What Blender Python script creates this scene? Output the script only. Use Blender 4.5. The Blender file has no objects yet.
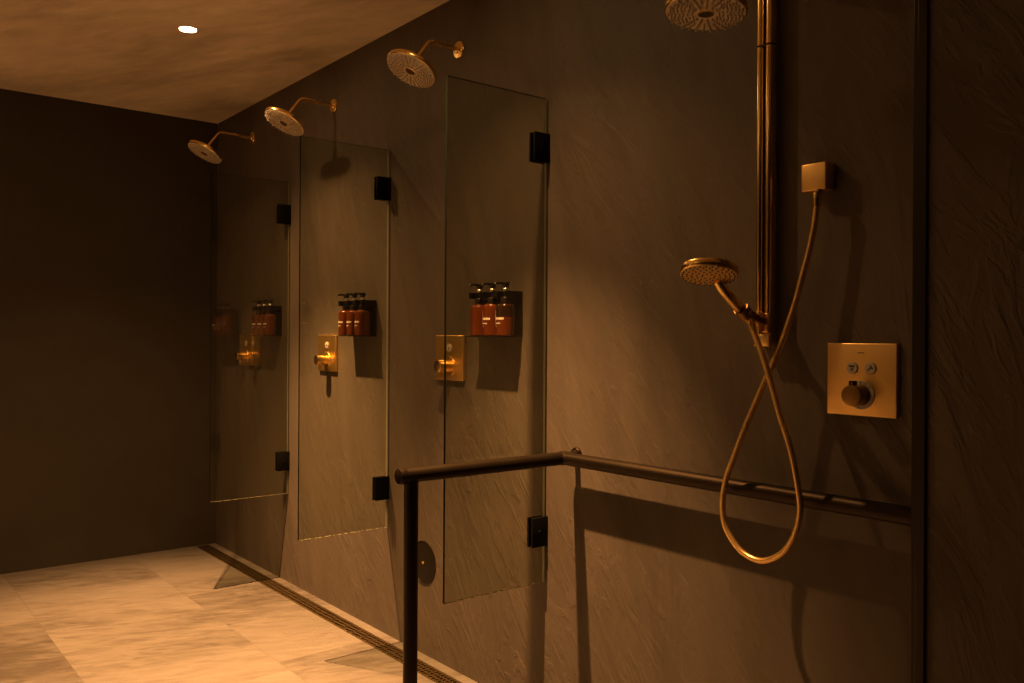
import bpy, bmesh, math, random
from mathutils import Vector, Matrix, Euler
random.seed(7)
PI = math.pi
S = bpy.context.scene
COL = S.collection

# ------------------------------------------------------------------ world
CEIL = 2.525          # ceiling height
FAR = -5.14           # far wall plane (x)
DOOR = 1.7            # wall behind the viewer (x)
BACK = -3.5           # wall opposite the showers (y)
STEP_X, STEP_Y = -0.850, -0.12   # projecting return at the right

# ------------------------------------------------------------------ helpers
def link_mesh(name, bm, mats, parent=None, smooth=True, angle=38):
    me = bpy.data.meshes.new(name)
    bmesh.ops.recalc_face_normals(bm, faces=bm.faces)
    bm.to_mesh(me); bm.free()
    for m in (mats if isinstance(mats, (list, tuple)) else [mats]):
        me.materials.append(m)
    if smooth:
        for p in me.polygons: p.use_smooth = True
        try: me.set_sharp_from_angle(angle=math.radians(angle))
        except Exception: pass
    o = bpy.data.objects.new(name, me)
    COL.objects.link(o)
    if parent: o.parent = parent
    return o

def tag(o, label, cat, group=None):
    o['label'] = label; o['category'] = cat
    if group: o['group'] = group
    return o

def thing(name, label, cat, loc=(0, 0, 0), group=None):
    o = bpy.data.objects.new(name, None); COL.objects.link(o)
    o.location = loc; o.empty_display_size = 0.05
    return tag(o, label, cat, group)

def struct(name, bm, mats, smooth=False):
    o = link_mesh(name, bm, mats, None, smooth)
    o['kind'] = 'structure'
    return o

def copy_thing(root, loc, label):
    r = root.copy(); COL.objects.link(r); r.location = loc; r['label'] = label
    for ch in list(root.children):
        c = ch.copy(); COL.objects.link(c); c.parent = r
        for g in list(ch.children):
            d = g.copy(); COL.objects.link(d); d.parent = c
    return r

def box(bm, x0, x1, y0, y1, z0, z1, bev=0.0, seg=2, mi=0):
    b = bmesh.new()
    bmesh.ops.create_cube(b, size=1)
    for v in b.verts:
        v.co = Vector((x0 + (v.co.x + .5) * (x1 - x0), y0 + (v.co.y + .5) * (y1 - y0), z0 + (v.co.z + .5) * (z1 - z0)))
    if bev > 0:
        bmesh.ops.bevel(b, geom=b.edges[:], offset=bev, segments=seg, profile=0.5, affect='EDGES')
    merge(bm, b, mi)

def merge(bm, b, mi=0, mat=None):
    vm = {}
    for v in b.verts:
        vm[v] = bm.verts.new(mat @ v.co if mat else v.co)
    for f in b.faces:
        try:
            nf = bm.faces.new([vm[v] for v in f.verts]); nf.material_index = mi
        except ValueError: pass
    b.free()

def axis_matrix(origin, zdir, xhint=(1, 0, 0)):
    z = Vector(zdir).normalized(); x = Vector(xhint)
    x = (x - z * x.dot(z)).normalized(); y = z.cross(x)
    m = Matrix((x, y, z)).transposed().to_4x4(); m.translation = Vector(origin)
    return m

def lathe(bm, prof, mat=None, seg=48, mi=0):
    """prof: list of (radius, height); radius 0 closes the end in a point."""
    mat = mat or Matrix()
    rings = []
    for r, h in prof:
        if r <= 1e-7:
            rings.append([bm.verts.new(mat @ Vector((0, 0, h)))])
        else:
            rings.append([bm.verts.new(mat @ Vector((r * math.cos(2 * PI * k / seg), r * math.sin(2 * PI * k / seg), h))) for k in range(seg)])
    for a, b in zip(rings, rings[1:]):
        for k in range(seg):
            k2 = (k + 1) % seg
            if len(a) == 1 and len(b) == 1: break
            if len(a) == 1: f = [a[0], b[k2], b[k]]
            elif len(b) == 1: f = [a[k], a[k2], b[0]]
            else: f = [a[k], a[k2], b[k2], b[k]]
            bm.faces.new(f).material_index = mi

def smooth_path(pts, n=10):
    P = [Vector(p) for p in pts]
    P = [P[0] * 2 - P[1]] + P + [P[-1] * 2 - P[-2]]
    out = []
    for i in range(1, len(P) - 2):
        p0, p1, p2, p3 = P[i - 1:i + 3]
        for k in range(n):
            t = k / n
            out.append(0.5 * ((2 * p1) + (p2 - p0) * t + (2 * p0 - 5 * p1 + 4 * p2 - p3) * t * t + (3 * p1 - p0 - 3 * p2 + p3) * t ** 3))
    out.append(P[-2])
    return out

def tube(bm, path, r, seg=16, mi=0, caps=True):
    """r: a number or a function of the fraction along the path."""
    path = [Vector(p) for p in path]; n = len(path)
    t0 = (path[1] - path[0]).normalized()
    ref = Vector((0, 0, 1)) if abs(t0.z) < .9 else Vector((1, 0, 0))
    nrm = (ref - t0 * ref.dot(t0)).normalized()
    rings = []
    for i, p in enumerate(path):
        t = (path[min(i + 1, n - 1)] - path[max(i - 1, 0)]).normalized()
        nrm = (nrm - t * nrm.dot(t)).normalized(); bn = t.cross(nrm)
        rr = r(i / (n - 1), i) if callable(r) else r
        rings.append([bm.verts.new(p + (nrm * math.cos(2 * PI * k / seg) + bn * math.sin(2 * PI * k / seg)) * rr) for k in range(seg)])
    for a, b in zip(rings, rings[1:]):
        for k in range(seg):
            k2 = (k + 1) % seg
            bm.faces.new([a[k], a[k2], b[k2], b[k]]).material_index = mi
    if caps:
        bm.faces.new(rings[0][::-1]).material_index = mi
        bm.faces.new(rings[-1]).material_index = mi

def arc_path(corner, a, b, rad, n=10):
    """fillet points round a corner between directions a (incoming from) and b."""
    c = Vector(corner); da = (Vector(a) - c).normalized(); db = (Vector(b) - c).normalized()
    ang = da.angle(db); d = rad / math.tan(ang / 2)
    p, q = c + da * d, c + db * d
    m = (da + db).normalized(); ctr = c + m * (rad / math.sin(ang / 2))
    out = []
    v0, v1 = p - ctr, q - ctr; w = v0.angle(v1)
    for k in range(n + 1):
        t = k / n
        out.append(ctr + (v0 * math.sin((1 - t) * w) + v1 * math.sin(t * w)) / math.sin(w))
    return out

def prism(bm, outline, mat, h, mi=0):
    """extrude a 2-D outline (list of (x, y)) along +z by h."""
    a = [bm.verts.new(mat @ Vector((x, y, 0))) for x, y in outline]
    b = [bm.verts.new(mat @ Vector((x, y, h))) for x, y in outline]
    n = len(a)
    bm.faces.new(a[::-1]).material_index = mi
    bm.faces.new(b).material_index = mi
    for k in range(n):
        bm.faces.new([a[k], a[(k + 1) % n], b[(k + 1) % n], b[k]]).material_index = mi

# ------------------------------------------------------------------ materials
def new_mat(name):
    m = bpy.data.materials.new(name); m.use_nodes = True
    nt = m.node_tree; nt.nodes.clear()
    out = nt.nodes.new('ShaderNodeOutputMaterial')
    return m, nt, out

def N(nt, t, **kw):
    n = nt.nodes.new(t)
    for k, v in kw.items(): setattr(n, k, v)
    return n

def setin(n, **kw):
    for k, v in kw.items(): n.inputs[k.replace('_', ' ')].default_value = v
    return n

def math_n(nt, op, a, b=None, c=None):
    n = N(nt, 'ShaderNodeMath', operation=op)
    for i, v in enumerate((a, b, c)):
        if v is None: continue
        if hasattr(v, 'is_linked') or hasattr(v, 'links'): nt.links.new(v, n.inputs[i])
        else: n.inputs[i].default_value = v
    return n.outputs[0]

def principled(name, color, rough=.5, metal=0., bump=0., bscale=200, var=0., vscale=8, spec=.5, coat=0., rvar=0.):
    m, nt, out = new_mat(name)
    p = N(nt, 'ShaderNodeBsdfPrincipled')
    p.inputs['Base Color'].default_value = (*color, 1); p.inputs['Roughness'].default_value = rough
    p.inputs['Metallic'].default_value = metal; p.inputs['Specular IOR Level'].default_value = spec
    p.inputs['Coat Weight'].default_value = coat
    tc = N(nt, 'ShaderNodeTexCoord')
    if var > 0 or rvar > 0:
        no = N(nt, 'ShaderNodeTexNoise'); setin(no, Scale=vscale, Detail=6.)
        nt.links.new(tc.outputs['Object'], no.inputs['Vector'])
        if var > 0:
            r = N(nt, 'ShaderNodeMapRange'); setin(r, From_Min=.3, From_Max=.7, To_Min=1 - var, To_Max=1 + var)
            nt.links.new(no.outputs['Fac'], r.inputs['Value'])
            mx = N(nt, 'ShaderNodeMix', data_type='RGBA', blend_type='MULTIPLY'); mx.inputs['Factor'].default_value = 1
            mx.inputs['A'].default_value = (*color, 1); nt.links.new(r.outputs[0], mx.inputs['B'])
            nt.links.new(mx.outputs['Result'], p.inputs['Base Color'])
        if rvar > 0:
            r = N(nt, 'ShaderNodeMapRange'); setin(r, From_Min=.3, From_Max=.7, To_Min=rough - rvar, To_Max=rough + rvar)
            nt.links.new(no.outputs['Fac'], r.inputs['Value']); nt.links.new(r.outputs[0], p.inputs['Roughness'])
    if bump > 0:
        nb = N(nt, 'ShaderNodeTexNoise'); setin(nb, Scale=bscale, Detail=4.)
        nt.links.new(tc.outputs['Object'], nb.inputs['Vector'])
        b = N(nt, 'ShaderNodeBump'); setin(b, Strength=bump, Distance=.002)
        nt.links.new(nb.outputs['Fac'], b.inputs['Height']); nt.links.new(b.outputs[0], p.inputs['Normal'])
    nt.links.new(p.outputs[0], out.inputs[0])
    return m

def plaster(name, dark, light, rot, stretch, rough, bump, scale=1.6):
    """trowelled plaster: broad cloudy tone, long trowel drags and fine ridges."""
    m, nt, out = new_mat(name)
    p = N(nt, 'ShaderNodeBsdfPrincipled'); p.inputs['Roughness'].default_value = rough
    p.inputs['Specular IOR Level'].default_value = .35
    tc = N(nt, 'ShaderNodeTexCoord')
    def noise(rot, scl, s, det, dist):
        mp = N(nt, 'ShaderNodeMapping'); mp.vector_type = 'TEXTURE'; mp.inputs['Rotation'].default_value = rot; mp.inputs['Scale'].default_value = scl
        nt.links.new(tc.outputs['Object'], mp.inputs['Vector'])
        no = N(nt, 'ShaderNodeTexNoise'); setin(no, Scale=s, Detail=det, Roughness=.6, Distortion=dist)
        nt.links.new(mp.outputs[0], no.inputs['Vector'])
        return no.outputs['Fac']
    n1 = noise(rot, stretch, scale, 8., .8)
    n2 = noise(rot, stretch, scale * 3.2, 6., .7)
    n3 = noise((rot[0], rot[1] - .35, rot[2]), stretch, scale * 7.5, 4., .9)
    f = math_n(nt, 'ADD', math_n(nt, 'MULTIPLY', n1, .55), math_n(nt, 'MULTIPLY', n2, .27))
    f = math_n(nt, 'ADD', f, math_n(nt, 'MULTIPLY', n3, .18))
    cr = N(nt, 'ShaderNodeValToRGB')
    cr.color_ramp.elements[0].position = .33; cr.color_ramp.elements[0].color = (*dark, 1)
    cr.color_ramp.elements[1].position = .66; cr.color_ramp.elements[1].color = (*light, 1)
    nt.links.new(f, cr.inputs[0]); nt.links.new(cr.outputs[0], p.inputs['Base Color'])
    # ridges: steep steps where one trowel pass overlaps the next
    rg = N(nt, 'ShaderNodeValToRGB'); rg.color_ramp.elements[0].position = .47; rg.color_ramp.elements[1].position = .56
    nt.links.new(n2, rg.inputs[0])
    rg2 = N(nt, 'ShaderNodeValToRGB'); rg2.color_ramp.elements[0].position = .5; rg2.color_ramp.elements[1].position = .58
    nt.links.new(n3, rg2.inputs[0])
    # only patches of the wall are ridged
    pm = noise((0, 0, 0), (1, 1, 1), 1.1, 2., 0.)
    pr = N(nt, 'ShaderNodeValToRGB'); pr.color_ramp.elements[0].position = .36; pr.color_ramp.elements[1].position = .66
    nt.links.new(pm, pr.inputs[0])
    ridg = math_n(nt, 'MULTIPLY', math_n(nt, 'ADD', math_n(nt, 'MULTIPLY', rg.outputs[0], .35), math_n(nt, 'MULTIPLY', rg2.outputs[0], .35)), pr.outputs[0])
    h = math_n(nt, 'ADD', ridg, math_n(nt, 'MULTIPLY', n2, .5))
    h = math_n(nt, 'ADD', h, math_n(nt, 'MULTIPLY', noise((0, 0, 0), (1, 1, 1), 60, 3., 0.), .06))
    b = N(nt, 'ShaderNodeBump'); setin(b, Strength=bump, Distance=.006)
    nt.links.new(h, b.inputs['Height']); nt.links.new(b.outputs[0], p.inputs['Normal'])
    nt.links.new(p.outputs[0], out.inputs[0])
    return m

def floor_mat():
    """sandstone-look slabs 1.2 x 0.63 m with thin joints, a tone of its own per slab."""
    m, nt, out = new_mat('sandstone_floor_tile')
    p = N(nt, 'ShaderNodeBsdfPrincipled'); p.inputs['Specular IOR Level'].default_value = .35
    tc = N(nt, 'ShaderNodeTexCoord'); sx = N(nt, 'ShaderNodeSeparateXYZ')
    nt.links.new(tc.outputs['Object'], sx.inputs[0]); X, Y = sx.outputs[0], sx.outputs[1]
    ry = math_n(nt, 'DIVIDE', math_n(nt, 'ADD', Y, .483), .63)
    row = math_n(nt, 'FLOOR', ry); fy = math_n(nt, 'FRACT', ry)
    odd = math_n(nt, 'GREATER_THAN', row, -.5)            # shorter slabs in the row along the showers
    rx = math_n(nt, 'DIVIDE', math_n(nt, 'ADD', math_n(nt, 'ADD', X, 4.22), math_n(nt, 'MULTIPLY', odd, -.58)), math_n(nt, 'SUBTRACT', 1.2, math_n(nt, 'MULTIPLY', odd, .67)))
    col = math_n(nt, 'FLOOR', rx); fx = math_n(nt, 'FRACT', rx)
    cb = N(nt, 'ShaderNodeCombineXYZ'); nt.links.new(col, cb.inputs[0]); nt.links.new(row, cb.inputs[1]); cb.inputs[2].default_value = 3.7
    wn = N(nt, 'ShaderNodeTexWhiteNoise', noise_dimensions='3D'); nt.links.new(cb.outputs[0], wn.inputs['Vector'])
    def edge(f, w): return math_n(nt, 'LESS_THAN', math_n(nt, 'MINIMUM', f, math_n(nt, 'SUBTRACT', 1., f)), w)
    joint = math_n(nt, 'MAXIMUM', edge(fx, .0014), edge(fy, .0027))
    # stone veining, offset per slab so that it breaks at the joints
    off = N(nt, 'ShaderNodeVectorMath', operation='SCALE'); off.inputs['Scale'].default_value = 9.
    nt.links.new(wn.outputs['Color'], off.inputs[0])
    ad = N(nt, 'ShaderNodeVectorMath', operation='ADD'); nt.links.new(tc.outputs['Object'], ad.inputs[0]); nt.links.new(off.outputs[0], ad.inputs[1])
    def vein(sc, s, det, dist, rz=.5):
        mp = N(nt, 'ShaderNodeMapping'); mp.vector_type = 'TEXTURE'; mp.inputs['Scale'].default_value = sc; mp.inputs['Rotation'].default_value = (0, 0, rz)
        nt.links.new(ad.outputs[0], mp.inputs['Vector'])
        no = N(nt, 'ShaderNodeTexNoise'); setin(no, Scale=s, Detail=det, Roughness=.62, Distortion=dist)
        nt.links.new(mp.outputs[0], no.inputs['Vector']); return no.outputs['Fac']
    v1 = vein((.45, 1.5, 1), 1.7, 10., .6, -.25); v2 = vein((.4, 1.5, 1), 10., 9., .8, -.4)
    f = math_n(nt, 'ADD', math_n(nt, 'MULTIPLY', v1, .6), math_n(nt, 'MULTIPLY', v2, .4))
    f = math_n(nt, 'ADD', f, math_n(nt, 'MULTIPLY', math_n(nt, 'SUBTRACT', wn.outputs['Value'], .5), .13))
    cr = N(nt, 'ShaderNodeValToRGB'); e = cr.color_ramp.elements
    e[0].position = .30; e[0].color = (.056, .046, .039, 1)
    e[1].position = .72; e[1].color = (.165, .148, .137, 1)
    k = e.new(.48); k.color = (.124, .109, .098, 1)
    # two slabs of a darker batch
    def slab(r_, c_): return math_n(nt, 'MULTIPLY', math_n(nt, 'COMPARE', row, r_, .1), math_n(nt, 'COMPARE', col, c_, .1))
    f = math_n(nt, 'SUBTRACT', f, math_n(nt, 'MULTIPLY', math_n(nt, 'ADD', slab(0., -1.), slab(-2., 0.)), .10))
    nt.links.new(f, cr.inputs[0])
    mx = N(nt, 'ShaderNodeMix', data_type='RGBA'); nt.links.new(math_n(nt, 'MULTIPLY', joint, .35), mx.inputs['Factor'])
    nt.links.new(cr.outputs[0], mx.inputs['A']); mx.inputs['B'].default_value = (.09, .075, .062, 1)
    nt.links.new(mx.outputs['Result'], p.inputs['Base Color'])
    rr = N(nt, 'ShaderNodeMapRange'); setin(rr, From_Min=.3, From_Max=.7, To_Min=.5, To_Max=.7); nt.links.new(v2, rr.inputs['Value'])
    nt.links.new(rr.outputs[0], p.inputs['Roughness'])
    b = N(nt, 'ShaderNodeBump'); setin(b, Strength=.5, Distance=.004)
    nt.links.new(math_n(nt, 'SUBTRACT', v2, math_n(nt, 'MULTIPLY', joint, .6)), b.inputs['Height'])
    nt.links.new(b.outputs[0], p.inputs['Normal'])
    nt.links.new(p.outputs[0], out.inputs[0])
    return m

def glass_mat():
    """clear pane: two reflecting faces and a slight tint in the body."""
    m, nt, out = new_mat('clear_glass')
    tr = N(nt, 'ShaderNodeBsdfTransparent'); tr.inputs[0].default_value = (.87, .885, .825, 1)
    gl = N(nt, 'ShaderNodeBsdfGlossy'); gl.inputs['Roughness'].default_value = .01; gl.inputs[0].default_value = (1, 1, 1, 1)
    lw = N(nt, 'ShaderNodeLayerWeight'); lw.inputs['Blend'].default_value = .5
    f = math_n(nt, 'MULTIPLY_ADD', math_n(nt, 'POWER', lw.outputs['Facing'], 5.), .95, .045)
    mx = N(nt, 'ShaderNodeMixShader'); nt.links.new(f, mx.inputs[0]); nt.links.new(tr.outputs[0], mx.inputs[1]); nt.links.new(gl.outputs[0], mx.inputs[2])
    nt.links.new(mx.outputs[0], out.inputs[0])
    return m

def edge_mat(name, tcol, rough, w, painted_glints=False):
    """ground edge of a pane: diffuse tone with a shine, its sparkle painted in as specks if asked."""
    m, nt, out = new_mat(name)
    tl = N(nt, 'ShaderNodeBsdfDiffuse'); tl.inputs[0].default_value = (*tcol, 1)
    gl = N(nt, 'ShaderNodeBsdfGlossy'); gl.inputs['Roughness'].default_value = rough; gl.inputs[0].default_value = (.8, .85, .75, 1)
    mx = N(nt, 'ShaderNodeMixShader'); mx.inputs[0].default_value = w
    nt.links.new(tl.outputs[0], mx.inputs[1]); nt.links.new(gl.outputs[0], mx.inputs[2])
    if painted_glints:  # sparkle of refracted light painted as pale specks on a dark edge
        tc = N(nt, 'ShaderNodeTexCoord'); no = N(nt, 'ShaderNodeTexNoise'); setin(no, Scale=70., Detail=1.)
        nt.links.new(tc.outputs['Object'], no.inputs['Vector'])
        cr = N(nt, 'ShaderNodeValToRGB'); cr.color_ramp.elements[0].position = .48; cr.color_ramp.elements[1].position = .6
        cr.color_ramp.elements[0].color = (.03, .03, .022, 1); cr.color_ramp.elements[1].color = (*tcol, 1)
        nt.links.new(no.outputs['Fac'], cr.inputs[0]); nt.links.new(cr.outputs[0], tl.inputs[0])
    nt.links.new(mx.outputs[0], out.inputs[0])
    return m

def emit_mat(name, col, strength):
    m, nt, out = new_mat(name)
    e = N(nt, 'ShaderNodeEmission'); e.inputs[0].default_value = (*col, 1); e.inputs[1].default_value = strength
    nt.links.new(e.outputs[0], out.inputs[0]); return m

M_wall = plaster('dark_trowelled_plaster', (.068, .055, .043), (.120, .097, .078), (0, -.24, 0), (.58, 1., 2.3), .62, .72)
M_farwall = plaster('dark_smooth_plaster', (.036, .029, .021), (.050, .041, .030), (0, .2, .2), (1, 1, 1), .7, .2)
M_ceil = plaster('brown_plaster_ceiling', (.36, .31, .25), (.86, .75, .61), (0, 0, .45), (1.6, .55, 1.), .6, .25, 1.1)
M_floor = floor_mat()
M_glass = glass_mat()
M_edge = principled('pane_edge', (.003, .004, .003), .15, spec=.08)
M_edge_gleam = principled('pale_wall_edge_gleam', (.22, .23, .16), .35)  # wall-side pane edge coloured pale to stand for the light it catches
M_edge_ground = edge_mat('ground_pane_edge', (.30, .27, .18), .3, .10, True)
M_brass = principled('brushed_brass', (.95, .66, .25), .25, 1., .03, 400, 0, 8, .5, 0, .05)
M_brass_polished = principled('polished_brass', (1., .74, .32), .17, 1.)
M_brass_satin = principled('satin_brass', (.92, .62, .23), .40, 1., .04, 600)
M_face = principled('pale_spray_face', (.62, .54, .44), .5, 0., 0, 1, .08, 30)
M_nozzle = principled('rubber_nozzle', (.48, .42, .33), .6)
M_nozdark = principled('dark_nozzle', (.045, .03, .018), .5)
M_brass_face = principled('brass_spray_face', (.86, .60, .25), .45, .7)
M_hose = principled('satin_brass_hose', (.92, .60, .22), .27, .74)
M_bronze_brass = principled('darkened_brass', (.27, .165, .06), .34, 1., .04, 500)
M_black = principled('matt_black_metal', (.0025, .0023, .002), .5, 0, .03, 300, spec=.12)
M_bronze = principled('dark_bronze_metal', (.032, .023, .015), .42, .9, .03, 500, 0, 8, .5, 0, .04)
M_bronze_cover = principled('dark_bronze_cover', (.012, .009, .006), .45, 0., spec=.12)
M_amber = principled('amber_bottle', (.092, .020, .0028), .14, 0, 0, 1, .1, 25, .5, .4)
M_amber_empty = principled('empty_amber_bottle', (.016, .006, .002), .10, 0, 0, 1, 0, 8, .6, .5)
M_white = principled('white_print', (.75, .70, .62), .6)
M_chrome = principled('chrome_collar', (.85, .82, .78), .30, 1.)
M_pump = principled('black_plastic', (.008, .007, .006), .3)
M_button = principled('pale_button', (.50, .46, .40), .4)
M_mark = principled('engraved_mark', (.06, .045, .03), .5)
M_drain = principled('bronze_drain', (.13, .09, .045), .45, .8, .2, 160, .25, 60)
M_channel = principled('dark_drain_channel', (.012, .010, .008), .5)
M_trim = principled('dark_metal_trim', (.030, .024, .018), .35, .7)
M_red = principled('red_dot', (.18, .015, .01), .35)
M_lens = emit_mat('lit_lens', (1., .60, .26), 190.)
M_lampring = principled('lamp_ring', (.30, .24, .17), .5)

# ------------------------------------------------------------------ room shell
T = .12
bm = bmesh.new(); box(bm, FAR - T, DOOR + T, BACK - T, -.1195, -T, 0); box(bm, FAR - T, DOOR + T, -.0455, T, -T, 0); box(bm, FAR - T, FAR + .012, -.1195, -.0455, -T, 0); box(bm, FAR - T, DOOR + T, -.1195, -.0455, -T, -.035)
struct('floor', bm, M_floor)
bm = bmesh.new(); box(bm, FAR - T, DOOR + T, BACK - T, T, CEIL, CEIL + T); struct('ceiling', bm, M_ceil)
bm = bmesh.new(); box(bm, FAR - T, DOOR + T, 0, T, 0, CEIL); struct('wall_right', bm, M_wall)
bm = bmesh.new(); box(bm, STEP_X + .012, DOOR, STEP_Y, 0, 0, CEIL); struct('wall_right_return', bm, M_wall)
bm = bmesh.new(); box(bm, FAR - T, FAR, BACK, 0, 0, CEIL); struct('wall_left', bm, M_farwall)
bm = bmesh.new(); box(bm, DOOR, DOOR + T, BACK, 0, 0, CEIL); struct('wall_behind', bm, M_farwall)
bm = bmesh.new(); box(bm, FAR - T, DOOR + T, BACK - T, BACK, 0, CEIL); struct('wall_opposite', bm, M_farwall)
# slim stepped corner trim on the projecting return
bm = bmesh.new()
box(bm, STEP_X, STEP_X + .013, STEP_Y - .004, -.001, 0, CEIL, .002)
box(bm, STEP_X + .010, STEP_X + .030, STEP_Y - .007, STEP_Y, 0, CEIL, .002)
struct('trim_1', bm, M_trim)

# ------------------------------------------------------------------ floor drain
DX0, DX1 = FAR + .014, DOOR - .01
dr = thing('linear_drain', 'long narrow bronze floor drain with pierced grate along the foot of the shower wall', 'drain', (0, 0, 0))
bm = bmesh.new()
box(bm, DX0, DX1, -.1190, -.1150, -.03, .0015); box(bm, DX0, DX1, -.0500, -.0460, -.03, .0015)
link_mesh('drain_frame', bm, M_drain, dr, False)
bm = bmesh.new(); box(bm, DX0, DX1, -.1150, -.0500, -.035, -.028); link_mesh('channel', bm, M_channel, dr, False)
bm = bmesh.new()
step = .0195
n = int((DX1 - DX0) / step)
for j in range(4):
    y = -.1130 + j * .0205
    box(bm, DX0, DX1, y - .0025, y + .0025, -.008, 0)
for i in range(n + 1):
    x = DX0 + i * step
    box(bm, x - .0025, x + .0025, -.1150, -.0500, -.0078, -.0003)
for i in range(n):
    for j in range(3):
        if random.random() < .55:      # scale and grit caught in the cells
            x = DX0 + (i + .5) * step; y = -.1130 + (j + .5) * .0205
            a = random.uniform(.003, .006)
            box(bm, x - a, x + a, y - a, y + a, -.0085, -.002 + random.uniform(-.004, 0), .0012, 1)
link_mesh('grate', bm, M_drain, dr, False)

# ------------------------------------------------------------------ glass panels
PX = [-2.122, -3.127, -4.107]
def make_panel(x, label):
    t = thing('glass_panel', label, 'glass panel', (x, 0, .45), 'glass screens between the showers')
    H, W, th = 1.578, .400, .010
    g = .007
    bm = bmesh.new(); box(bm, -th / 2, th / 2, -W, -g, 0, H)
    bm.normal_update()
    for f in bm.faces:
        c = f.calc_center_median()
        if abs(f.normal.x) > .9: f.material_index = 0
        elif f.normal.z < -.9: f.material_index = 2
        elif f.normal.y > .9: f.material_index = 3
        else: f.material_index = 1
    link_mesh('pane', bm, [M_glass, M_edge, M_edge_ground, M_edge_gleam], t, False)
    for z in (.166, 1.414):
        bm = bmesh.new()
        box(bm, -th / 2 - .0095, -th / 2, -.066, -.001, z - .048, z + .048, .0025)
        box(bm, th / 2, th / 2 + .0095, -.066, -.001, z - .048, z + .048, .0025)
        box(bm, -th / 2 - .0095, th / 2 + .0095, -g + .0008, -.0005, z - .048, z + .048, .001)
        h = link_mesh('hinge', bm, M_black, t)
        h['label'] = 'square black clamp hinge holding the glass to the wall'
        bm = bmesh.new()
        lathe(bm, [(0, .0025), (.006, .0025), (.0065, .001), (.0065, -.001)], axis_matrix((th / 2 + .0095, -.034, z), (1, 0, 0), (0, 1, 0)), 16)
        link_mesh('screw_cap', bm, M_black, h)
    return t
p1 = make_panel(PX[0], 'clear glass screen nearest the grab rail, largest of the three screens')
copy_thing(p1, (PX[1], 0, .45), 'clear glass screen in the middle, between the nearest and the farthest screen')
copy_thing(p1, (PX[2], 0, .45), 'dim clear glass screen farthest back, near the dark end wall')

# ------------------------------------------------------------------ shower heads on wall arms
def head_parts(parent, M, R, prefix='head', face_mat=None, thick=.016):
    bm = bmesh.new()
    lathe(bm, [(R * .965, 0), (R * .99, .0015), (R, .004), (R, thick - .004), (R * .985, thick), (R * .9, thick + .004), (R * .45, thick + .009),
               (.024, thick + .012), (.020, thick + .018), (.016, thick + .028), (.0125, thick + .034), (0, thick + .034)], M, 64)
    body = link_mesh('head_body', bm, M_brass, parent, True, 50)
    bm = bmesh.new()
    lathe(bm, [(R * .965, .0004), (R * .95, -.0018), (R * .6, -.0030), (R * .24, -.0034), (0, -.0034)], M, 64, 0)
    # rubber nozzles in radial rows
    rows = 30
    for k in range(rows):
        a = 2 * PI * k / rows
        rad = [.33, .43, .53, .63, .73, .82, .90] if k % 2 == 0 else [.58, .68, .78, .86]
        for q in rad:
            o = M @ Vector((R * q * math.cos(a), R * q * math.sin(a), -.0026))
            z = (M.to_3x3() @ Vector((0, 0, -1)))
            lathe(bm, [(.0026, 0), (.0024, .0060), (.0015, .0070), (0, .0070)], axis_matrix(o, z, (1, .01, 0)), 6, 1)
    f = link_mesh('spray_face', bm, [face_mat or M_face, M_nozzle], body, True, 40)
    f['label'] = 'pale spray face with radial rows of nozzles'
    bm = bmesh.new()
    lathe(bm, [(R * .20, -.003), (R * .20, -.0052), (R * .17, -.0060), (R * .165, -.0050), (0, -.0050)], M, 32, 0)
    bm.normal_update()
    for fc in bm.faces:
        if (M.inverted() @ fc.calc_center_median()).xy.length < R * .15: fc.material_index = 1
    link_mesh('centre_disc', bm, [M_brass, M_nozdark], body)
    return body

SZ = 2.319
def make_wall_shower(x, label, reach, z=SZ):
    t = thing('wall_shower', label, 'shower head', (x, 0, z), 'brass shower heads on wall arms')
    a = math.radians(27)
    w = Vector((0, math.sin(a), math.cos(a)))
    c = Vector((0, -reach, -.119))
    top = c + w * .048
    e = Vector((0, -reach + .08, .004))
    path = [Vector((0, 0, 0)), Vector((0, -.05, .001))] + arc_path(e, (0, -.05, .001), top, .035, 12) + [top]
    bm = bmesh.new(); tube(bm, path, .0078, 18)
    link_mesh('arm', bm, M_brass, t, True, 60)
    bm = bmesh.new()
    lathe(bm, [(.032, 0), (.032, .006), (.030, .0085), (.015, .0095), (.0135, .014), (.0115, .015), (0, .015)], axis_matrix((0, 0, 0), (0, -1, 0)), 40)
    link_mesh('wall_flange', bm, M_brass, t)
    head_parts(t, axis_matrix(c, w), .096)
    return t
HX = -2.622
make_wall_shower(HX, 'brass shower head on a bent wall arm, nearest of the three along the wall', .213)
make_wall_shower(HX - 1.005, 'middle brass shower head of the three on bent wall arms, its rim shining', .246)
make_wall_shower(HX - 1.975, 'farthest brass shower head on a bent wall arm, by the dark corner', .265, SZ + .022)

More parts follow.
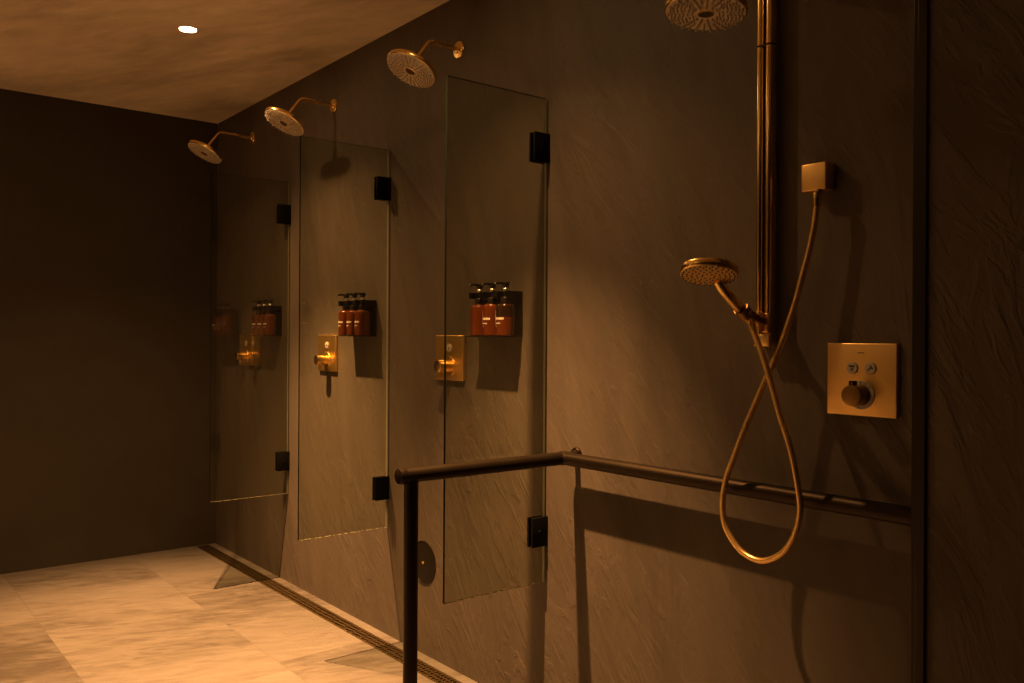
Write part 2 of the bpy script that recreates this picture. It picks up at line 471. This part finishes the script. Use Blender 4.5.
# ------------------------------------------------------------------ shower valves of the cubicles
def make_valve(x, label):
    t = thing('shower_valve', label, 'shower valve', (x, 0, 1.085), 'brass valve plates on the shower wall')
    h = .083
    bm = bmesh.new(); box(bm, -h - .008, h + .008, -.012, 0, 0, 2 * h + .003, .003, 3)
    link_mesh('plate', bm, M_brass_satin, t)
    bm = bmesh.new(); M = axis_matrix((.004, -.012, .121), (0, -1, 0))
    lathe(bm, [(.0155, 0), (.0155, .003), (.014, .004), (0, .004)], M, 32)
    b = link_mesh('button', bm, M_button, t); b['label'] = 'round pale button'
    bm = bmesh.new(); box(bm, -.002, .010, -.0164, -.0158, .119, .1225); box(bm, .0025, .0055, -.0164, -.0158, .112, .119)
    link_mesh('button_mark', bm, M_mark, b, False)
    bm = bmesh.new(); M = axis_matrix((.004, -.012, .053), (0, -1, 0))
    lathe(bm, [(.037, 0), (.037, .0015), (.036, .003), (.028, .003), (0, .003)], M, 40)
    link_mesh('dial_ring', bm, M_brass_satin, t)
    bm = bmesh.new()
    lathe(bm, [(.021, .002), (.021, .020), (.0235, .022), (.0235, .052), (.0225, .0555), (.019, .057), (0, .0568)], M, 40)
    kn = link_mesh('knob', bm, M_brass, t)
    bm = bmesh.new()
    tube(bm, [(.004, -.045, .053 - .02), (.004, -.045, .053 - .034), (.004, -.046, .053 - .040)], .0045, 10)
    link_mesh('knob_pin', bm, M_brass, kn)
    return t
VX = -2.664
v1 = make_valve(VX, 'square brass shower valve with round knob, behind the edge of the near glass')
copy_thing(v1, (VX - 1.005, 0, 1.085), 'square brass shower valve under the middle set of amber bottles')
copy_thing(v1, (VX - 1.990, 0, 1.085), 'dim brass shower valve behind the farthest glass screen')

# ------------------------------------------------------------------ bottle brackets and pump bottles
BX = [-2.418, -2.345, -2.272]
BZ = 1.2525
def make_bracket(x, label):
    t = thing('bottle_bracket', label, 'bottle holder', (x, 0, 1.248), 'black bottle brackets on the shower wall')
    bm = bmesh.new(); box(bm, -.108, .102, -.006, 0, 0, .155, .002); link_mesh('back_plate', bm, M_black, t)
    bm = bmesh.new(); box(bm, -.108, .102, -.085, -.004, 0, .004, .0015); link_mesh('bottom_tray', bm, M_black, t)
    # neck bar: a plate on top with three half-round throats the bottle necks hang in
    bm = bmesh.new()
    out = [(-.107, -.004), (-.107, -.074)]
    for cx in (-.073, 0., .073):
        out.append((cx - .0185, -.074))
        for k in range(13):
            a = PI - PI * k / 12
            out.append((cx + .0185 * math.cos(a), -.052 + .0185 * math.sin(a)))
        out.append((cx + .0185, -.074))
    out += [(.102, -.074), (.102, -.004)]
    prism(bm, out, Matrix.Translation((0, 0, .134)), .021)
    link_mesh('neck_bar', bm, M_black, t, False)
    return t
r1 = make_bracket(-2.345, 'black wall bracket holding the near set of amber bottles, behind the near glass')
copy_thing(r1, (-3.328, 0, 1.248), 'black wall bracket holding the middle set of amber bottles, with a clear shadow below')
copy_thing(r1, (-4.300, 0, 1.248), 'black wall bracket holding the farthest set of amber bottles, deep in shade')

def make_bottle(loc, label, group, level, turn, seed):
    rnd = random.Random(seed)
    t = thing('pump_bottle', label, 'bottle', loc, group)
    R = .0335
    prof = [(0, .0015), (.027, .0015), (.0305, 0), (.0328, .002), (R, .006), (R, level)]
    if level < .092: prof += [(R, .092)]
    prof += [(.0332, .098), (.0320, .1025), (.0285, .1062), (.0225, .1085), (.0165, .1098), (.0140, .1118), (.0140, .118), (0, .118)]
    bm = bmesh.new(); lathe(bm, prof, None, 40)
    for f in bm.faces:
        if f.calc_center_median().z > level + .0005: f.material_index = 1 if level < .09 else 0
    link_mesh('bottle_body', bm, [M_amber, M_amber_empty], t)
    # printed lines on the front: small strokes too fine to read
    bm = bmesh.new()
    def stroke(a0, a1, z0, z1):
        nn = 3
        for k in range(nn):
            b0 = a0 + (a1 - a0) * k / nn; b1 = a0 + (a1 - a0) * (k + 1) / nn
            vs = [bm.verts.new((rr * math.sin(b), -rr * math.cos(b), z)) for b, z, rr in
                  ((b0, z0, R + .0004), (b1, z0, R + .0004), (b1, z1, R + .0004), (b0, z1, R + .0004))]
            bm.faces.new(vs)
    a = turn
    for _ in range(7):
        w = rnd.uniform(.08, .14); stroke(a, a + w, .0540, .0612); a += w + .04
    a = turn
    for _ in range(6):
        w = rnd.uniform(.05, .11); stroke(a, a + w, .0400, .0435); a += w + .04
    a = turn
    for _ in range(3):
        w = rnd.uniform(.02, .05); stroke(a, a + w, .0300, .0325); a += w + .03
    z = .034
    while z < .085:                 # upright line of print at the side
        hh = rnd.uniform(.002, .005); stroke(turn - .13, turn - .06, z, z + hh); z += hh + .0015
    link_mesh('label_print', bm, M_white, t, False)
    bm = bmesh.new()
    lathe(bm, [(.0165, .112), (.0170, .114), (.0170, .127), (.0155, .130), (.010, .1315), (.0075, .1315)], None, 28)
    link_mesh('collar', bm, M_pump, t)
    bm = bmesh.new(); lathe(bm, [(.0055, .130), (.0055, .1480), (.0075, .1500), (.0100, .1535), (.0104, .1570), (.0092, .1605), (.0070, .1625), (.0048, .164)], None, 24)
    s = link_mesh('pump_stem', bm, M_chrome, t); s['label'] = 'shiny pump stem'
    bm = bmesh.new()
    lathe(bm, [(.0055, .162), (.0095, .1635), (.0125, .172), (.0135, .178), (.0125, .1815), (0, .1825)], None, 24)
    hd = link_mesh('pump_head', bm, M_pump, t)
    bm = bmesh.new(); tube(bm, [(0, -.006, .177), (0, -.024, .178), (0, -.040, .1765), (0, -.0445, .173), (0, -.0455, .169)], lambda f, i: .0052 - .0022 * f, 12)
    link_mesh('spout', bm, M_pump, hd)
    return t
sets = [('near', 'bottles in the near bracket', 0.),
        ('middle', 'bottles in the middle bracket', -.983),
        ('farthest', 'bottles in the farthest bracket', -1.955)]
wording = {
 ('near', 0): 'full amber pump bottle at the left end of the near bracket',
 ('near', 1): 'full amber pump bottle in the centre of the near bracket, white print facing out',
 ('near', 2): 'part-emptied amber pump bottle at the right end of the near bracket',
 ('middle', 0): 'amber pump bottle at the left end of the middle bracket',
 ('middle', 1): 'amber pump bottle in the centre of the middle bracket',
 ('middle', 2): 'amber pump bottle at the right end of the middle bracket',
 ('farthest', 0): 'shaded amber pump bottle at the left end of the farthest bracket',
 ('farthest', 1): 'shaded amber pump bottle in the centre of the farthest bracket',
 ('farthest', 2): 'shaded amber pump bottle at the right end of the farthest bracket'}
proto = {}
for si, (nm, grp, dx) in enumerate(sets):
    for k in range(3):
        loc = (BX[k] + dx, -.052, BZ)
        turn = {0: -1.95 if si == 0 else -.45, 1: -.35, 2: -.35}[k]
        lev = .063 if (si == 0 and k == 2) else .092
        if si < 2:
            proto[k] = make_bottle(loc, wording[(nm, k)], grp, lev, turn, si * 10 + k)
        else:
            b = copy_thing(proto[k], loc, wording[(nm, k)]); b['group'] = grp

# ------------------------------------------------------------------ round access cover in the near cubicle
ac = thing('access_cover', 'round dark bronze access cover with centre screw, low on the wall behind the rail post', 'access cover', (-2.845, 0, .36))
M = axis_matrix((0, 0, 0), (0, -1, 0))
bm = bmesh.new(); lathe(bm, [(.084, 0), (.084, .002), (.0825, .0035), (.079, .0040), (.0785, .0030)], M, 64)
r = link_mesh('rim', bm, M_bronze, ac); r['label'] = 'thin shiny rim'
bm = bmesh.new(); lathe(bm, [(.0785, 0), (.0785, .0030), (.077, .0036), (0, .0040)], M, 64); link_mesh('cover_plate', bm, M_bronze_cover, ac)
bm = bmesh.new(); lathe(bm, [(.006, .003), (.006, .0055), (.0045, .007), (0, .0074)], M, 20); link_mesh('screw', bm, M_brass, ac)

# ------------------------------------------------------------------ grab rail
RY, RZ, RR = -.056, .873, .0203
RXC = -1.974                      # corner of the rail
RE = -.648                        # free end of the arm
gr = thing('grab_rail', 'dark bronze grab rail along the wall with an arm on a post', 'grab rail', (RXC, RY, 0))
def rel(x, y, z): return Vector((x - RXC, y - RY, z))
bm = bmesh.new()
tube(bm, [rel(RXC + .016, RY, RZ), rel(-1.4, RY, RZ), rel(STEP_X - .001, RY, RZ)], RR, 28)
link_mesh('wall_bar', bm, M_bronze, gr)
bm = bmesh.new()
tube(bm, [rel(RXC, RY + .0, RZ), rel(RXC, -.3, RZ), rel(RXC, RE + .012, RZ)], RR, 28)
link_mesh('arm', bm, M_bronze, gr)
bm = bmesh.new()      # mitred elbow knuckle
lathe(bm, [(0, -.0213), (.012, -.0203), (.0190, -.014), (.0211, 0), (.0190, .014), (.012, .0203), (0, .0213)], Matrix.Translation(rel(RXC, RY, RZ)), 28)
link_mesh('elbow', bm, M_bronze, gr)
bm = bmesh.new()
lathe(bm, [(.0212, -.004), (.0222, -.002), (.0222, .014), (.0200, .0165), (.019, .0158), (0, .0158)], axis_matrix(rel(RXC, RE + .015, RZ), (0, -1, 0)), 32)
link_mesh('end_cap', bm, M_bronze, gr)
bm = bmesh.new(); tube(bm, [rel(RXC, RE + .039, .004), rel(RXC, RE + .039, .4), rel(RXC, RE + .039, RZ - .010)], RR * .97, 28)
post = link_mesh('post', bm, M_bronze, gr)
bm = bmesh.new(); lathe(bm, [(.045, 0), (.045, .005), (.042, .008), (.0215, .009), (.0215, .02), (.0185, .021)], Matrix.Translation(rel(RXC, RE + .039, 0)), 36)
link_mesh('base_flange', bm, M_bronze, post)
for bxp in (RXC + .003,):
    bm = bmesh.new()
    lathe(bm, [(.0225, .001), (.0225, .006), (.020, .0095), (.014, .011), (.0125, .015)], axis_matrix(rel(bxp, 0, RZ + .008), (0, -1, 0)), 32)
    tube(bm, [rel(bxp, -.006, RZ + .008), rel(bxp, -.03, RZ + .008), rel(bxp, RY + .006, RZ + .004)], .0115, 16)
    link_mesh('wall_bracket', bm, M_bronze, gr)

# ------------------------------------------------------------------ shower rail with overhead shower
SX = -1.266
sr = thing('shower_rail', 'tall brass shower rail with twin ridges on the near wall, overhead shower at its top', 'shower rail', (SX, 0, 1.228))
def rail_piece(z0, z1, name):
    bm = bmesh.new()
    out = []
    def half(cx, cy, r, a0, a1, n=8):
        for k in range(n + 1):
            a = math.radians(a0 + (a1 - a0) * k / n); out.append((cx + r * math.cos(a), cy + r * math.sin(a)))
    out.append((.0215, -.014)); out.append((-.0215, -.014))
    half(-.0130, -.032, .0092, 180, 355)
    out.append((-.0038, -.022)); out.append((.0038, -.022))
    half(.0130, -.032, .0092, 185, 360)
    prism(bm, out, Matrix.Translation((0, 0, z0)), z1 - z0)
    bm.normal_update()
    for f in bm.faces:
        c = f.calc_center_median()
        if abs(c.x) < .0039 and c.y > -.031: f.material_index = 1
    return link_mesh(name, bm, [M_brass_polished, M_bronze_brass], sr, True, 30)
rail_piece(.030, .742, 'lower_rail')
rail_piece(.747, 1.03, 'upper_rail')
bm = bmesh.new(); box(bm, -.020, .020, -.037, -.012, .741, .748); link_mesh('joint_band', bm, M_bronze, sr, False)
bm = bmesh.new(); box(bm, -.0225, .0225, -.043, 0, 0, .031, .003, 2); link_mesh('bottom_mount', bm, M_brass, sr)
bm = bmesh.new(); box(bm, -.0225, .0225, -.043, 0, 1.025, 1.065, .003, 2); link_mesh('top_mount', bm, M_brass, sr)
bm = bmesh.new(); box(bm, -.012, .012, -.015, 0, .45, .49, .002, 2); link_mesh('wall_mount', bm, M_brass, sr)
# overhead shower on a flat arm
OC = Vector((.008, -.274, .767))
a = math.radians(7)
w = Vector((0, math.sin(a), math.cos(a)))
ov = head_parts(sr, axis_matrix(OC, w), .094, thick=.018)
ov.name = 'overhead_head'
bm = bmesh.new()
tube(bm, [(0, -.036, .905), (0, -.12, .905), (0, -.225, .905)] + arc_path((.008, -.264, .905), (0, -.2, .905), OC + w * .05, .02, 8) + [OC + w * .05], .0115, 18)
link_mesh('overhead_arm', bm, M_brass, sr)
bm = bmesh.new(); box(bm, -.023, .023, -.047, -.018, .885, .925, .003, 2); link_mesh('arm_block', bm, M_brass, sr)
# sliding holder for the hand shower
bm = bmesh.new()
box(bm, -.024, .024, -.050, -.020, .034, .082, .004, 3)
sl = link_mesh('slider', bm, M_brass, sr)
bm = bmesh.new()
lathe(bm, [(.0085, -.008), (.0085, .018), (.007, .0215), (0, .0215)], Matrix.Translation((.006, -.058, .066)), 20)
lathe(bm, [(.0065, -.034), (.0065, -.010)], Matrix.Translation((.006, -.058, .066)), 16)
lathe(bm, [(.0065, -.016), (.0115, -.015), (.0125, -.011), (.0115, -.007), (.0065, -.006)], Matrix.Translation((.006, -.058, .066)), 20)
link_mesh('slider_knob', bm, M_brass, sl)
bm = bmesh.new(); tube(bm, [(.010, -.045, .060), (.013, -.075, .066), (.014, -.118, .083)], .010, 16)
link_mesh('holder_arm', bm, M_bronze_brass, sl)
# open cradle around the handle
hd_dir = Vector((0, -.105, .0805)).normalized()
Mc = axis_matrix((.014, -.134, 1.311 - 1.228), hd_dir)
bm = bmesh.new()
out = []
for k in range(25):
    aa = math.radians(-135 + 270 * k / 24); out.append((.0185 * math.sin(aa), .0185 * math.cos(aa)))
for k in range(25):
    aa = math.radians(135 - 270 * k / 24); out.append((.0152 * math.sin(aa), .0152 * math.cos(aa)))
cr = axis_matrix((.014, -.134, 1.311 - 1.228), hd_dir, (-1, 0, 0))
prism(bm, out, cr @ Matrix.Translation((0, 0, -.014)), .028)
tube(bm, [cr @ Vector((-.0215, 0, 0)), cr @ Vector((-.0165, 0, 0))], .0045, 12)
tube(bm, [cr @ Vector((.0215, 0, 0)), cr @ Vector((.0165, 0, 0))], .0045, 12)
link_mesh('cradle', bm, M_bronze_brass, sl)

# ------------------------------------------------------------------ hand shower and its hose
HE = Vector((-1.255, -.101, 1.2885))       # lower end of the handle
HJ = Vector((-1.255, -.210, 1.362))       # where the handle meets the head
hs = thing('hand_shower', 'round brass hand shower held in the rail holder, its hose in a long loop', 'hand shower', tuple(HE))
def hr(p): return Vector(p) - HE
bm = bmesh.new()
path = smooth_path([hr(HE), hr(HE.lerp(HJ, .25)), hr(HE.lerp(HJ, .5)), hr(HE.lerp(HJ, .8)), hr(HJ), hr(HJ + Vector((0, -.022, .020)))], 5)
tube(bm, path, lambda f, i: .0105 + .0032 * math.sin(min(f * 1.05, 1) * PI) ** .8, 20)
link_mesh('handle', bm, M_brass, hs)
a = math.radians(15)
w = Vector((-math.sin(math.radians(9)), math.sin(a), math.cos(a))).normalized()
hc = hr((-1.256, -.261, 1.392))
Mh = axis_matrix(hc, w)
R = .0665
bm = bmesh.new()
lathe(bm, [(R * .955, 0), (R * .985, .002), (R, .006), (R, .014), (R * .98, .0175), (R * .93, .0195), (R * .5, .023), (0, .024)], Mh, 64)
hb = link_mesh('head', bm, M_brass, hs, True, 50)
bm = bmesh.new()
lathe(bm, [(R * .955, .0005), (R * .94, -.001), (R * .5, -.0022), (0, -.0024)], Mh, 64, 0)
z = Mh.to_3x3() @ Vector((0, 0, -1))
def nz(x, y, r=.0022, mi=1, h=.003):
    lathe(bm, [(r, 0), (r * .8, h), (0, h + .0003)], axis_matrix(Mh @ Vector((x, y, -.0015)), z, (1, .01, 0)), 6, mi)
for ring, cnt in ((.22, 8), (.40, 12), (.58, 18), (.74, 22), (.89, 28)):
    for k in range(cnt):
        aa = 2 * PI * (k + .5 * (cnt % 4 == 0)) / cnt
        nz(R * ring * math.cos(aa), R * ring * math.sin(aa), .0020, 1)
f = link_mesh('spray_face', bm, [M_brass_face, M_nozdark], hb, True, 40)
f['label'] = 'brass spray face with dark nozzles'
# hose, from the wall outlet round the loop and up into the handle
HOSE = [
 (-1.1136, -0.0470, 1.5849),
 (-1.1131, -0.0470, 1.5593),
 (-1.1190, -0.0480, 1.5086),
 (-1.1307, -0.0500, 1.4511),
 (-1.1459, -0.0530, 1.3933),
 (-1.1606, -0.0570, 1.3348),
 (-1.1768, -0.0610, 1.2830),
 (-1.1953, -0.0660, 1.2283),
 (-1.2231, -0.0720, 1.1655),
 (-1.2515, -0.0800, 1.0968),
 (-1.2805, -0.0880, 1.0245),
 (-1.3078, -0.0950, 0.9486),
 (-1.3258, -0.0990, 0.8974),
 (-1.3328, -0.1030, 0.8397),
 (-1.3247, -0.1060, 0.7892),
 (-1.3003, -0.1090, 0.7545),
 (-1.2638, -0.1110, 0.7276),
 (-1.2115, -0.1130, 0.7203),
 (-1.1618, -0.1140, 0.7444),
 (-1.1328, -0.1140, 0.7788),
 (-1.1160, -0.1140, 0.8184),
 (-1.1088, -0.1140, 0.8605),
 (-1.1134, -0.1140, 0.8986),
 (-1.1250, -0.1140, 0.9565),
 (-1.1413, -0.1130, 1.0099),
 (-1.1632, -0.1120, 1.0636),
 (-1.1915, -0.1100, 1.1438),
 (-1.2198, -0.1070, 1.2140),
 (-1.2395, -0.1050, 1.2546),
 (-1.2566, -0.1010, 1.2885)]
path = smooth_path([hr(p) for p in HOSE], 6)
bm = bmesh.new(); tube(bm, path, .0075, 16)
hz = link_mesh('hose', bm, M_hose, hs, True, 80)
bm = bmesh.new()
d = (hr(HOSE[1]) - hr(HOSE[0])).normalized()
lathe(bm, [(.0085, -.004), (.0088, .0), (.0098, .016), (.0092, .020), (.0092, .030), (.0082, .033)], axis_matrix(hr(HOSE[0]), d, (0, 1, 0)), 20)
link_mesh('hose_nut', bm, M_brass, hz)
bm = bmesh.new()
d = (hr(HOSE[-2]) - hr(HOSE[-1])).normalized()
lathe(bm, [(.0092, -.006), (.0100, 0), (.0098, .016), (.0082, .024)], axis_matrix(hr(HOSE[-1]), d), 20)
link_mesh('handle_nut', bm, M_brass, hz)

# ------------------------------------------------------------------ square wall outlet of the hose
wo = thing('hose_outlet', 'small square brass wall outlet the shower hose hangs from', 'hose outlet', (-1.1255, 0, 1.6268))
bm = bmesh.new()
b = bmesh.new(); box(b, -.0325, .0325, -.042, 0, -.0325, .0325, .0035, 3)
merge(bm, b); link_mesh('outlet_body', bm, M_brass_satin, wo)
bm = bmesh.new(); lathe(bm, [(.0095, 0), (.0095, .006), (.008, .008), (0, .008)], axis_matrix((HOSE[0][0] + 1.1255, HOSE[0][1] + .010, -.0325), (0, 0, -1)), 20)
link_mesh('outlet_collar', bm, M_brass, wo)

# ------------------------------------------------------------------ square control plate at the right
cpx, cpz = -1.0225, 1.155
cp = thing('shower_control', 'square brass shower control plate with two pale buttons and a dark round knob', 'shower control', (cpx, 0, cpz))
h = .082
bm = bmesh.new(); box(bm, -h - .0025, h + .0025, -.010, 0, -h - .001, h + .001, .003, 3)
link_mesh('plate', bm, M_brass_satin, cp)
for bx, icon in ((-.0205, 'head'), (.0235, 'hand')):
    bm = bmesh.new(); M = axis_matrix((bx, -.010, .026), (0, -1, 0))
    lathe(bm, [(.0145, 0), (.0145, .0008), (.0138, .0014)], M, 36)
    lathe(bm, [(.0126, 0), (.0126, .0020), (.0118, .0028), (0, .0030)], M, 36)
    b = link_mesh('button', bm, M_button, cp); b['label'] = 'round pale button with a dark shower sign'
    bm = bmesh.new()
    y0, y1 = -.0134, -.0128
    zc = .026
    if icon == 'head':       # overhead shower sign: bar, short stem and drops
        box(bm, bx - .0075, bx + .0075, y0, y1, zc + .003, zc + .0062)
        box(bm, bx - .0045, bx + .0045, y0, y1, zc + .0015, zc + .003)
        for k in (-1, 0, 1): box(bm, bx + k * .003 - .0008, bx + k * .003 + .0008, y0, y1, zc - .0075 + abs(k) * .002, zc - .0005)
    else:                    # hand shower sign: slanted handle with a head
        b2 = bmesh.new(); box(b2, -.0080, .0035, y0, y1, -.0016, .0016); box(b2, .0020, .0052, y0, y1, -.0056, .0056)
        merge(bm, b2, 0, Matrix.Translation((bx, 0, zc)) @ Matrix.Rotation(-math.radians(38), 4, 'Y'))
        for k in (-1, 1):
            b2 = bmesh.new(); box(b2, .0065, .0085, y0, y1, k * .0028 - .0007, k * .0028 + .0007)
            merge(bm, b2, 0, Matrix.Translation((bx, 0, zc)) @ Matrix.Rotation(-math.radians(38), 4, 'Y'))
    link_mesh('button_mark', bm, M_mark, b, False)
bm = bmesh.new(); box(bm, -.008, .008, -.0105, -.0095, .0598, .0616); link_mesh('engraving', bm, M_mark, cp, False)
bm = bmesh.new(); M = axis_matrix((.0005, -.010, -.035), (0, -1, 0))
lathe(bm, [(.0325, 0), (.0325, .0018), (.0318, .0026), (.0245, .0026), (.0240, .001), (0, .001)], M, 56)
rg = link_mesh('scale_ring', bm, M_button, cp); rg['label'] = 'pale temperature ring'
for ang in (40, 65, 90, 115, -100):
    bm = bmesh.new(); b2 = bmesh.new(); box(b2, .0265, .0310, -.0131, -.0124, -.0009, .0009)
    merge(bm, b2, 0, Matrix.Translation((.0005, 0, -.035)) @ Matrix.Rotation(-math.radians(ang), 4, 'Y'))
    link_mesh('scale_mark', bm, M_mark, rg, False)
bm = bmesh.new()
lathe(bm, [(.0235, .001), (.0235, .008), (.0215, .010), (.0215, .022), (.0230, .024), (.0240, .040), (.0230, .0435), (.019, .0445), (0, .0440)], M, 56)
kn = link_mesh('knob', bm, M_bronze_brass, cp)
bm = bmesh.new()
box(bm, -.0075, .0055, -.050, -.034, -.0145, -.0015, .002, 2)
link_mesh('stop_button', bm, M_bronze, kn)
bm = bmesh.new(); lathe(bm, [(.0028, 0), (.0028, .001), (0, .0012)], axis_matrix((.001, -.050, -.0075), (0, -1, 0)), 14)
link_mesh('red_dot', bm, M_red, kn)

# ------------------------------------------------------------------ ceiling downlights
WARM = (1., .475, .155)
def downlight(x, y, power, label, spill=.33):
    t = thing('downlight', label, 'ceiling light', (x, y, CEIL), 'recessed ceiling downlights')
    bm = bmesh.new(); lathe(bm, [(.040, 0), (.040, -.0015), (.0375, -.0025), (.034, -.002), (.034, 0)], None, 40)
    link_mesh('trim_ring', bm, M_lampring, t)
    bm = bmesh.new(); lathe(bm, [(.034, -.0012), (.02, -.0016), (0, -.0017)], None, 40)
    link_mesh('lens', bm, M_lens, t)
    for nm, half, pw in (('beam', 34, power * 2.7), ('spill', 60, power * spill * .9)):    # a bright core with a soft wide skirt
        ld = bpy.data.lights.new(nm, 'SPOT'); ld.energy = pw; ld.color = WARM
        ld.spot_size = math.radians(2 * half); ld.spot_blend = 1.; ld.shadow_soft_size = .016
        lo = bpy.data.objects.new(nm, ld); COL.objects.link(lo); lo.parent = t; lo.location = (0, 0, -.03)
    return t
downlight(-3.640, -.667, 425, 'small round glowing downlight in the ceiling')
downlight(-2.080, -.640, 312, 'ceiling downlight above the near glass screen, out of view', .18)
downlight(-3.640, -3.000, 840, 'added fill light in the ceiling over the open part of the room, unseen, toward the far wall')  # unseen lamp, added so that floor bounce brightens the ceiling
downlight(-2.080, -3.000, 200, 'added fill light in the ceiling over the open part of the room, unseen, nearer the viewer')  # second added lamp out of view, weaker fill for the room

w = bpy.data.worlds.new('dim_room'); w.use_nodes = True
w.node_tree.nodes['Background'].inputs[0].default_value = (.02, .012, .005, 1)
w.node_tree.nodes['Background'].inputs[1].default_value = .2
S.world = w

# ------------------------------------------------------------------ camera
F = 858.0
cam = bpy.data.cameras.new('camera'); co = bpy.data.objects.new('camera', cam); COL.objects.link(co)
cam.sensor_fit = 'HORIZONTAL'; cam.sensor_width = 36; cam.lens = 36 * F / 1024
cam.shift_y = -3.5 / 1024
cam.clip_start = .02
co.location = (0, -1.85, 1.245)
co.rotation_euler = (Matrix.Rotation(math.radians(90 - 38.8), 3, 'Z') @ Matrix.Rotation(PI / 2, 3, 'X') @ Matrix.Rotation(math.radians(.33), 3, 'Z')).to_euler()
S.camera = co

S.view_settings.view_transform = 'Standard'; S.view_settings.look = 'None'
S.view_settings.gamma = 1; S.view_settings.use_curve_mapping = False
S.view_settings.exposure = 0.1
